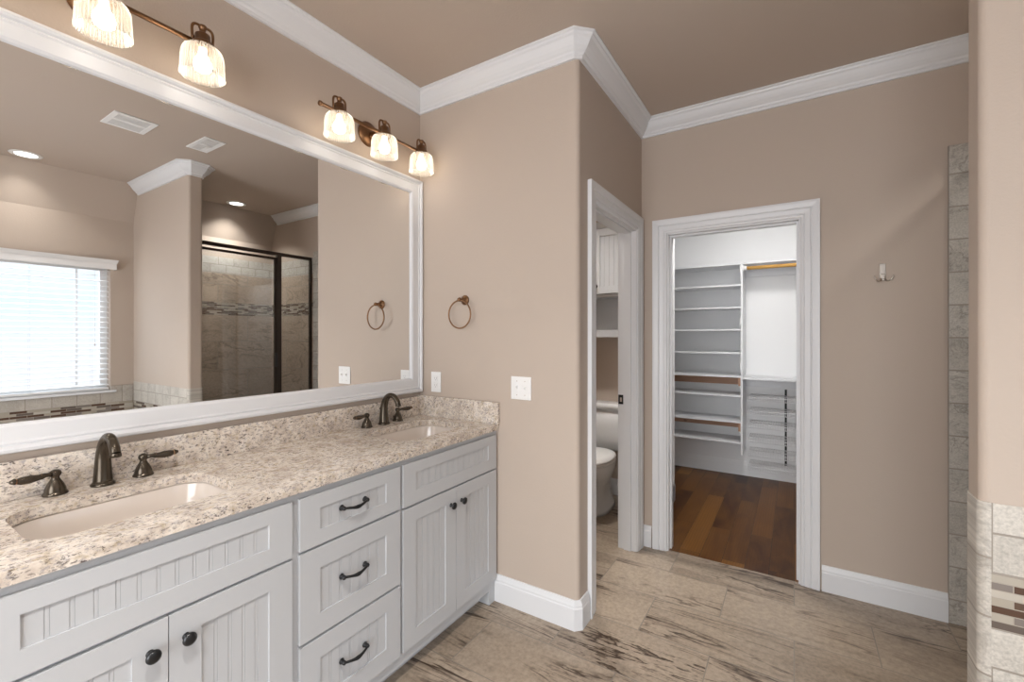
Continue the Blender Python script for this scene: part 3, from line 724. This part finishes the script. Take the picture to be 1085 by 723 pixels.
def faucet(cx, lab):
    t = thing('faucet', lab, 'faucet', (cx, 1.78, CT1), 'bronze widespread faucets on the vanity')
    b = BM(); z = CT1; y = 1.780
    lathe(b, [(0, 0), (.029, 0), (.030, .004), (.026, .009), (.022, .013)], (cx, y, z), seg=28)
    P = spline([(cx, y, z + .008), (cx, y + .001, z + .05), (cx, y - .002, z + .095), (cx, y - .016, z + .130), (cx, y - .042, z + .150), (cx, y - .072, z + .147), (cx, y - .094, z + .128), (cx, y - .103, z + .110)], 6)
    n = len(P); tube(b, P, [.0245 - .0115 * min(1, (i / (n - 1)) / .6) ** .8 for i in range(n)], 20)
    lathe(b, [(.0125, 0), (.0142, -.004), (.0142, -.012), (.010, -.013), (0, -.010)], (cx, y - .1035, z + .112), seg=20)
    obj('spout', b, M_BRONZE, t)
    b = BM(); tube(b, [(cx, y + .026, z), (cx, y + .026, z + .075)], .003, 8); lathe(b, [(0, .012), (.006, .008), (.006, .002), (0, 0)], (cx, y + .026, z + .073), seg=12); obj('drain_lift_rod', b, M_BRONZE, t)
    for s in (-1, 1):
        hx = cx + s * .102; hy = 1.788
        b = BM(); lathe(b, [(0, 0), (.027, 0), (.028, .003), (.0255, .007), (.0235, .010), (.0225, .018), (.018, .030), (.0125, .040), (.0095, .046), (.009, .050), (.0125, .055), (.0135, .061), (.0115, .067), (.005, .071), (0, .072)], (hx, hy, z), seg=26)
        h = obj('handle', b, M_BRONZE, t)
        b = BM(); A = [(0, 0), (.012, .001), (.020, 0), (.026, -.001), (.045, -.0015), (.062, -.001), (.070, 0), (.074, .0005), (.083, .001)]
        R = [.0065, .006, .0085, .008, .0115, .0105, .0072, .0088, .004]
        tube(b, [(hx + s * (.008 + a), hy - .006 - a * .12, z + .060 + dz) for a, dz in A], R, 14); lv = obj('lever', b, M_BRONZE, h)
        for a in (.021, .071):
            b = BM(); tube(b, [(hx + s * (.0065 + a), hy - .006 - a * .12, z + .060), (hx + s * (.0095 + a), hy - .006 - a * .12, z + .060)], .0082 if a < .05 else .0080, 14)
            obj('lever_ring', b, M_COPPER2, h, label='worn copper ring on the lever')
faucet(SXL, 'dark bronze widespread faucet with two levers at the near left sink')
faucet(SXR, 'dark bronze widespread faucet with two levers at the far right sink')

# ------------------------------------------------------------------ mirror
t = thing('wall_mirror', 'wide mirror in a white moulded frame above the vanity', 'mirror', (1.0, W, 1.04))
MX0, MX1, MZ0, MZ1 = .125, X1 - .002, 1.040, 2.257
b = BM(); box(b, MX0 + .03, MX1 - .03, W - .0055, W - .0005, MZ0 + .03, MZ1 - .03); obj('mirror_glass', b, M_MIRROR, t)
frame = [(0, .0005), (0, .022), (.004, .030), (.012, .032), (.018, .027), (.022, .020), (.028, .023), (.034, .019), (.073, .019), (.081, .014), (.083, .006), (.081, .0005)]
b = BM(); sweep(b, [(MX0, W, MZ0), (MX1, W, MZ0), (MX1, W, MZ1), (MX0, W, MZ1)], frame, (0, -1, 0), 1, closed=True)
obj('mirror_frame', b, M_TRIM, t)

# ------------------------------------------------------------------ vanity lights
def vanity_light(cx, lab):
    ZB = 2.360; YL = 1.712
    t = thing('vanity_light', lab, 'wall light', (cx, W, ZB), 'three light copper fixtures above the mirror')
    zc = ZB + .035; px = cx + .005
    obj('back_plate', lathe(BM(), [(0, 0), (.062, 0), (.062, .006), (.056, .011), (.054, .015), (.046, .018), (.036, .022), (.030, .024), (.0, .026)], (px, W - .0005, zc - .002), '-y', 40), M_COPPER, t)
    b = BM(); tube(b, spline([(px, W - .02, zc - .004), (px, W - .055, zc - .006), (px, YL + .014, ZB + .004), (px, YL, ZB)], 5), .0085, 14); lathe(b, [(0, 0), (.010, 0), (.0125, .006), (.008, .011), (0, .013)], (px, W - .024, zc - .02), '-y', 16); obj('arm', b, M_COPPER, t)
    b = BM(); tube(b, [(cx - .352, YL, ZB), (cx + .258, YL, ZB)], .0080, 14)
    lathe(b, [(0, 0), (.010, .001), (.0115, .007), (.010, .013), (.008, .014)], (cx - .360, YL, ZB), 'x', 16)
    obj('crossbar', b, M_COPPER, t)
    for k in (-1, 0, 1):
        x = cx + k * .258
        b = BM(); lathe(b, [(.036, -.013), (.038, -.010), (.036, -.002), (.034, .004), (.027, .010), (.0235, .012), (.0225, .034), (.018, .038), (.012, .041), (.0095, .046), (.0095, .054), (.013, .058), (.012, .066), (0, .070)], (x, YL, ZB), seg=26)
        so = obj('socket', b, M_COPPER, t)
        b = BM()
        for s in (-1, 1): tube(b, spline([(x + s * .030, YL, ZB + .006), (x + s * .032, YL, ZB + .030), (x + s * .031, YL, ZB + .052), (x + s * .022, YL, ZB + .063), (x, YL, ZB + .064)], 4), .0046, 8)
        for s in (-1, 1): lathe(b, [(0, -.004), (.005, -.004), (.005, .004), (0, .004)], (x + s * .030, YL, ZB + .016), 'x', 10)
        obj('yoke', b, M_COPPER, so)
        b = BM(); R = [(.034, -.006), (.047, -.010), (.057, -.019), (.0625, -.034), (.0645, -.055), (.0655, -.096), (.0675, -.104), (.0670, -.109), (.0640, -.108), (.0630, -.096), (.0620, -.055), (.060, -.036), (.0545, -.0215), (.046, -.013), (.034, -.009)]
        lathe(b, R, (x, YL, ZB), seg=48); opart('glass_shade', b, M_SHADE, t, (x, YL, ZB))
        b = BM(); lathe(b, [(0, -.012), (.011, -.012), (.012, -.030), (.016, -.040), (.0245, -.055), (.0275, -.068), (.024, -.082), (.013, -.090), (0, -.093)], (x, YL, ZB), seg=22)
        obj('bulb', b, M_BULB, t)
vanity_light(1.519, 'copper three light bar fixture above the far right end of the mirror')
vanity_light(.460, 'copper three light bar fixture cut off at the top left, above the near mirror end')

# ------------------------------------------------------------------ small wall things
t = thing('towel_ring', 'antique copper towel ring on the wall beside the mirror', 'towel ring', (X1, 1.506, 1.557))
obj('wall_plate', lathe(BM(), [(0, 0), (.027, 0), (.027, .004), (.022, .009), (.013, .012), (.010, .03), (.0095, .044), (.012, .05), (.008, .058), (0, .060)], (X1 - .0003, 1.506, 1.557), '-x', 26), M_COPPER, t)
R = .074; b = BM(); n = 48
P = [(X1 - .049, 1.506 + R * math.sin(2 * PI * k / n), 1.552 - R + R * math.cos(2 * PI * k / n)) for k in range(n + 1)]
tube(b, P, .0042, 10, caps=False); obj('ring', b, M_COPPER, t)

def plate(y0, y1, z0, z1, name, lab, cat):
    t = thing(name, lab, cat, (X1, (y0 + y1) / 2, z0)); b = BM(); box(b, X1 - .006, X1 - .0003, y0, y1, z0, z1); obj('cover_plate', b, M_PLASTIC, t, bevel=.002); return t
t = plate(1.677, 1.748, 1.045, 1.160, 'power_outlet', 'white duplex outlet on the wall above the side splash', 'outlet')
for z in (1.083, 1.122):
    b = BM(); box(b, X1 - .008, X1 - .006, 1.697, 1.728, z - .014, z + .014); s_ = obj('socket', b, M_PLASTIC, t, bevel=.001)
    b = BM(); box(b, X1 - .0084, X1 - .008, 1.705, 1.7065, z - .002, z + .007); box(b, X1 - .0084, X1 - .008, 1.7185, 1.720, z - .002, z + .007); box(b, X1 - .0084, X1 - .008, 1.7105, 1.7145, z - .010, z - .006); obj('slot', b, mat('outlet_slot', (.3, .3, .3), .6), s_)
t = plate(1.092, 1.208, 1.045, 1.160, 'light_switch', 'white double toggle light switch plate on the towel ring wall', 'switch')
for y in (1.127, 1.173):
    b = BM(); box(b, X1 - .008, X1 - .006, y - .005, y + .005, 1.090, 1.115); vs = box(b, X1 - .017, X1 - .006, y - .0035, y + .0035, 1.102, 1.111); obj('toggle', b, M_PLASTIC, t, bevel=.001)
    for z in (1.068, 1.137):
        b = BM(); lathe(b, [(0, .0006), (.0025, .0006), (.003, 0)], (X1 - .006, y, z), '-x', 10); obj('screw', b, M_NICKEL, t)

t = thing('robe_hook', 'small nickel double robe hook on the blank far wall', 'hook', (X2, -.378, 1.67))
b = BM(); box(b, X2 - .006, X2 - .0003, -.391, -.365, 1.652, 1.730); obj('back_plate', b, M_NICKEL, t, bevel=.002)
b = BM(); box(b, X2 - .016, X2 - .006, -.388, -.368, 1.640, 1.676); obj('boss', b, M_NICKEL, t, bevel=.004)
for s in (-1, 1):
    b = BM(); tube(b, spline([(X2 - .012, -.378 + s * .003, 1.655), (X2 - .022, -.378 + s * .012, 1.640), (X2 - .032, -.378 + s * .024, 1.640), (X2 - .036, -.378 + s * .033, 1.652), (X2 - .036, -.378 + s * .036, 1.662)], 5), .0034, 10)
    lathe(b, [(0, -.004), (.0048, 0), (0, .0048)], (X2 - .036, -.378 + s * .036, 1.663), seg=10); obj('hook_arm', b, M_NICKEL, t)

# ------------------------------------------------------------------ shower enclosure
t = thing('shower_enclosure', 'framed glass shower door and side panel with dark bronze frame beside the pillar', 'shower enclosure', (2.3, -.742, .09))
ya, yb_ = -.757, -.727; xl, xr = XP1 + tt + .001, X2 - tt - .001; xp = 2.535; zt = 2.205
b = BM(); box(b, xl, xr, ya, yb_, zt - .032, zt); obj('header', b, M_SHFRAME, t, bevel=.002)
b = BM(); box(b, xl, xl + .022, ya, yb_, .091, zt - .032); obj('hinge_jamb', b, M_SHFRAME, t)
b = BM(); box(b, xr - .022, xr, ya, yb_, .091, zt - .032); obj('wall_jamb', b, M_SHFRAME, t)
b = BM(); box(b, xp - .022, xp + .022, ya - .003, yb_ + .003, .091, zt - .032); obj('center_post', b, M_SHFRAME, t, bevel=.002)
b = BM(); box(b, xl + .022, xp - .022, ya, yb_, .091, .105); box(b, xp + .022, xr - .022, ya, yb_, .091, .12); obj('sill_track', b, M_SHFRAME, t)
d = thing('glass_door', 'hinged glass door with thin dark frame', None, (0, 0, 0)); d.parent = t; d.location = (-.1, 0, .03)
def rect_frame(b, x0, x1, z0, z1, w_, y0, y1): box(b, x0, x0 + w_, y0, y1, z0, z1); box(b, x1 - w_, x1, y0, y1, z0, z1); box(b, x0 + w_, x1 - w_, y0, y1, z0, z0 + w_); box(b, x0 + w_, x1 - w_, y0, y1, z1 - w_, z1)
b = BM(); rect_frame(b, xl + .026, xp - .024, .115, zt - .055, .020, ya + .004, yb_ - .002); obj('door_frame', b, M_SHFRAME, d)
b = BM(); box(b, xl + .044, xp - .042, -.744, -.739, .133, zt - .073); obj('door_glass', b, M_SHGLASS, d)
b = BM(); box(b, xp - .046, xp - .028, yb_ - .002, yb_ + .022, 1.055, 1.19); obj('door_handle', b, M_BLACK, d, bevel=.004)
b = BM(); box(b, xp + .02, xr - .02, -.745, -.739, .118, zt - .03); obj('fixed_panel', b, M_SHGLASS, t)

# ------------------------------------------------------------------ toilet room
ty = 1.335
t = thing('toilet', 'white two piece toilet seen through the narrow doorway', 'toilet', (3.35, ty, 0))
def oval(cx, cy, front, back, hw, z, n=32, sq=2.3):
    p = []
    for k in range(n):
        a = 2 * PI * k / n; c, s = math.cos(a), math.sin(a); e = 2 / sq
        X_ = (abs(c) ** e) * (1 if c > 0 else -1); Y_ = (abs(s) ** e) * (1 if s > 0 else -1)
        p.append((cx + X_ * (back if X_ > 0 else front), cy + Y_ * hw, z))
    return p
b = BM(); loft(b, [[(x, y, z) for x, y in rrect(3.588, ty, hx, hy, .045, 6)] for hx, hy, z in ((.082, .195, .425), (.094, .212, .44), (.098, .222, .60), (.100, .230, .760))], cap0=True); obj('tank', b, M_PORC, t)
b = BM(); loft(b, [[(x, y, z) for x, y in rrect(3.585, ty, hx, hy, .05, 6)] for hx, hy, z in ((.104, .236, .760), (.111, .243, .766), (.112, .244, .792), (.104, .236, .803), (.07, .20, .806))], cap0=True); obj('tank_lid', b, M_PORC, t)
b = BM(); loft(b, [oval(3.20, ty, .245, .28, .188, .412), oval(3.20, ty, .25, .29, .19, .405), oval(3.21, ty, .245, .28, .186, .36), oval(3.23, ty, .20, .27, .155, .29), oval(3.26, ty, .13, .26, .115, .22), oval(3.28, ty, .11, .27, .098, .15), oval(3.29, ty, .13, .29, .105, .07), oval(3.29, ty, .155, .31, .125, .03), oval(3.29, ty, .16, .315, .13, 0)][::-1], cap0=True); obj('bowl', b, M_PORC, t)
b = BM(); loft(b, [oval(3.20, ty, .252, .235, .190, .413), oval(3.20, ty, .256, .238, .194, .420), oval(3.20, ty, .252, .235, .190, .430)], cap0=True); obj('seat', b, M_PLASTIC, t)
b = BM(); loft(b, [oval(3.20, ty, .252, .250, .190, .432), oval(3.20, ty, .258, .255, .195, .440), oval(3.20, ty, .250, .250, .187, .452), oval(3.20, ty, .20, .20, .14, .460)], cap0=True); obj('seat_lid', b, M_PLASTIC, t)
b = BM(); box(b, 3.475, 3.487, ty + .14, ty + .205, .705, .72); lathe(b, [(.012, 0), (.012, .012), (0, .014)], (3.492, ty + .19, .7125), '-x', 14); obj('flush_lever', b, M_CHROME, t)

t = thing('wall_cabinet', 'white beadboard wall cabinet with an open cubby above the toilet', 'cabinet', (3.55, 1.4, 1.35))
x0, x1 = 3.46, XT - .002; ya2, yb2 = Y1 + T + .004, W - .004
b = BM(); box(b, x0, x1, ya2, ya2 + .018, 1.35, 2.24); box(b, x0, x1, yb2 - .018, yb2, 1.35, 2.24); box(b, x0, x1, ya2 + .018, yb2 - .018, 1.35, 1.368); box(b, x0, x1, ya2 + .018, yb2 - .018, 1.68, 1.70); box(b, x0, x1, ya2 + .018, yb2 - .018, 2.22, 2.24); box(b, x1 - .01, x1, ya2 + .018, yb2 - .018, 1.368, 2.22)
obj('cabinet_box', b, M_CAB, t)
b = BM(); box(b, x0 - .004, x0, ya2, yb2, 1.352, 1.41); obj('bottom_shelf_edge', b, M_CAB, t, bevel=.003)
b = BM(); sweep(b, [(x0, yb2, 2.24), (x0, ya2, 2.24)], [(0, 0), (.012, .0), (.03, .03), (.036, .045), (0, .045)], (0, 0, 1), -1); obj('crown', b, M_CAB, t)
ym = (ya2 + yb2) / 2
for s, a, c in ((-1, ya2 + .003, ym - .002), (1, ym + .002, yb2 - .003)):
    b = BM(); z0, z1 = 1.705, 2.235; st = .06; xf = x0 - .019
    box(b, xf, x0 - .001, a, a + st, z0, z1); box(b, xf, x0 - .001, c - st, c, z0, z1); box(b, xf, x0 - .001, a + st, c - st, z0, z0 + st); box(b, xf, x0 - .001, a + st, c - st, z1 - st, z1)
    n = 8; pw = (c - a - 2 * st) / n
    for i in range(n): box(b, xf + .008, x0 - .002, a + st + pw * i + (.0 if i == 0 else .0015), a + st + pw * (i + 1) - .0015, z0 + st, z1 - st); 
    box(b, xf + .011, x0 - .0015, a + st, c - st, z0 + st, z1 - st)
    d = obj('door', b, M_CAB, t, bevel=.001)
    b = BM(); lathe(b, [(.008, 0), (.005, .006), (.010, .014), (.0155, .019), (.012, .025), (0, .027)], (xf, ym - .035 if s < 0 else ym + .035, 1.765), '-x', 16); obj('knob', b, M_KNOB, d)

# ------------------------------------------------------------------ closet
xf = XC - .305; xw = XC - .002
t = thing('closet_shelving', 'white nine shelf closet tower with alder cleats on the closet back wall', 'shelving', (xw, 1.1, .26))
yl, yr = W - .003, .418
b = BM(); box(b, xf, xw, .399, .417, .262, 2.035); obj('side_panel', b, M_TRIM, t, bevel=.001)
for i, z in enumerate((2.02, 1.823, 1.617, 1.410, 1.193, .975, .795, .555, .365)):
    b = BM(); box(b, xf + (.0 if i else -.0), xw, yr, yl, z, z + (.019 if i in (0, 5, 7) else .016)); obj('shelf', b, M_TRIM, t, bevel=.001)
for z in (.975, .555):
    b = BM(); box(b, xw - .019, xw, yr, yl, z - .089, z - .001); obj('back_cleat', b, M_CEDAR, t, label='unpainted knotty alder cleat under a shelf')
    b = BM(); box(b, xf + .002, xw - .020, yr, yr + .018, z - .075, z - .001); obj('end_cleat', b, M_CEDAR, t, label='unpainted knotty alder cleat under a shelf')
for z in (1.98, 1.50, 1.10):
    b = BM(); box(b, xf - .003, xf + .02, yr, yr + .006, z - .03, z + .03); obj('rod_bracket', b, M_PLASTIC, t)
t = thing('closet_shelf', 'long white closet shelf with a varnished oak hanging rod under it', 'shelf', (xw, -.5, 2.02))
b = BM(); box(b, xf, xw, -1.395, .398, 2.02, 2.039); obj('shelf_board', b, M_TRIM, t)
b = BM(); tube(b, [(xf + .03, .392, 1.985), (xf + .03, -1.395, 1.985)], .016, 18); obj('hanging_rod', b, M_ROD, t, label='varnished oak hanging rod')
b = BM(); lathe(b, [(0, 0), (.028, 0), (.028, .005), (.021, .008), (.021, .03), (.017, .03)], (xf + .03, .398, 1.985), '-y', 20); obj('rod_socket', b, M_PLASTIC, t)
b = BM(); box(b, xw - .019, xw, -1.395, .398, 1.93, 2.019); obj('back_cleat', b, M_TRIM, t)
t = thing('lower_closet_shelf', 'lower white closet shelf above the wire shoe rack', 'shelf', (xw, -.5, .96))
b = BM(); box(b, xf, xw, -1.395, .398, .962, .981); obj('shelf_board', b, M_TRIM, t)
b = BM(); box(b, xw - .019, xw, -1.395, .398, .872, .961); obj('back_cleat', b, M_TRIM, t)
t = thing('wire_shoe_rack', 'six tier white wire shoe rack under the lower closet shelf', 'shoe rack', (xw, -.1, .13))
for z in (.80, .675, .55, .42, .29, .165):
    b = BM(); y0, y1 = -.62, .355; x0, x1 = xf + .02, xw - .022
    for x in (x0, (x0 + x1) / 2, x1): tube(b, [(x, y0, z), (x, y1, z)], .0032, 6)
    tube(b, [(x0 - .002, y0, z - .028), (x0 - .002, y1, z - .028)], .0032, 6)
    y = y0
    while y <= y1 + .001:
        tube(b, [(x1, y, z + .003), (x0 - .003, y, z + .003), (x0 - .003, y, z - .028)], .0016, 5); y += .0195
    obj('wire_shelf', b, M_WIRE, t)
for y in (.058, -.52):
    b = BM(); box(b, xw - .014, xw - .002, y, y + .017, .15, .86); obj('gap_strip', b, M_BLACK, t, label='dark strip added for the gap between two wire shelf stacks')  # added dark strips, standing in for the gap between shelf stacks
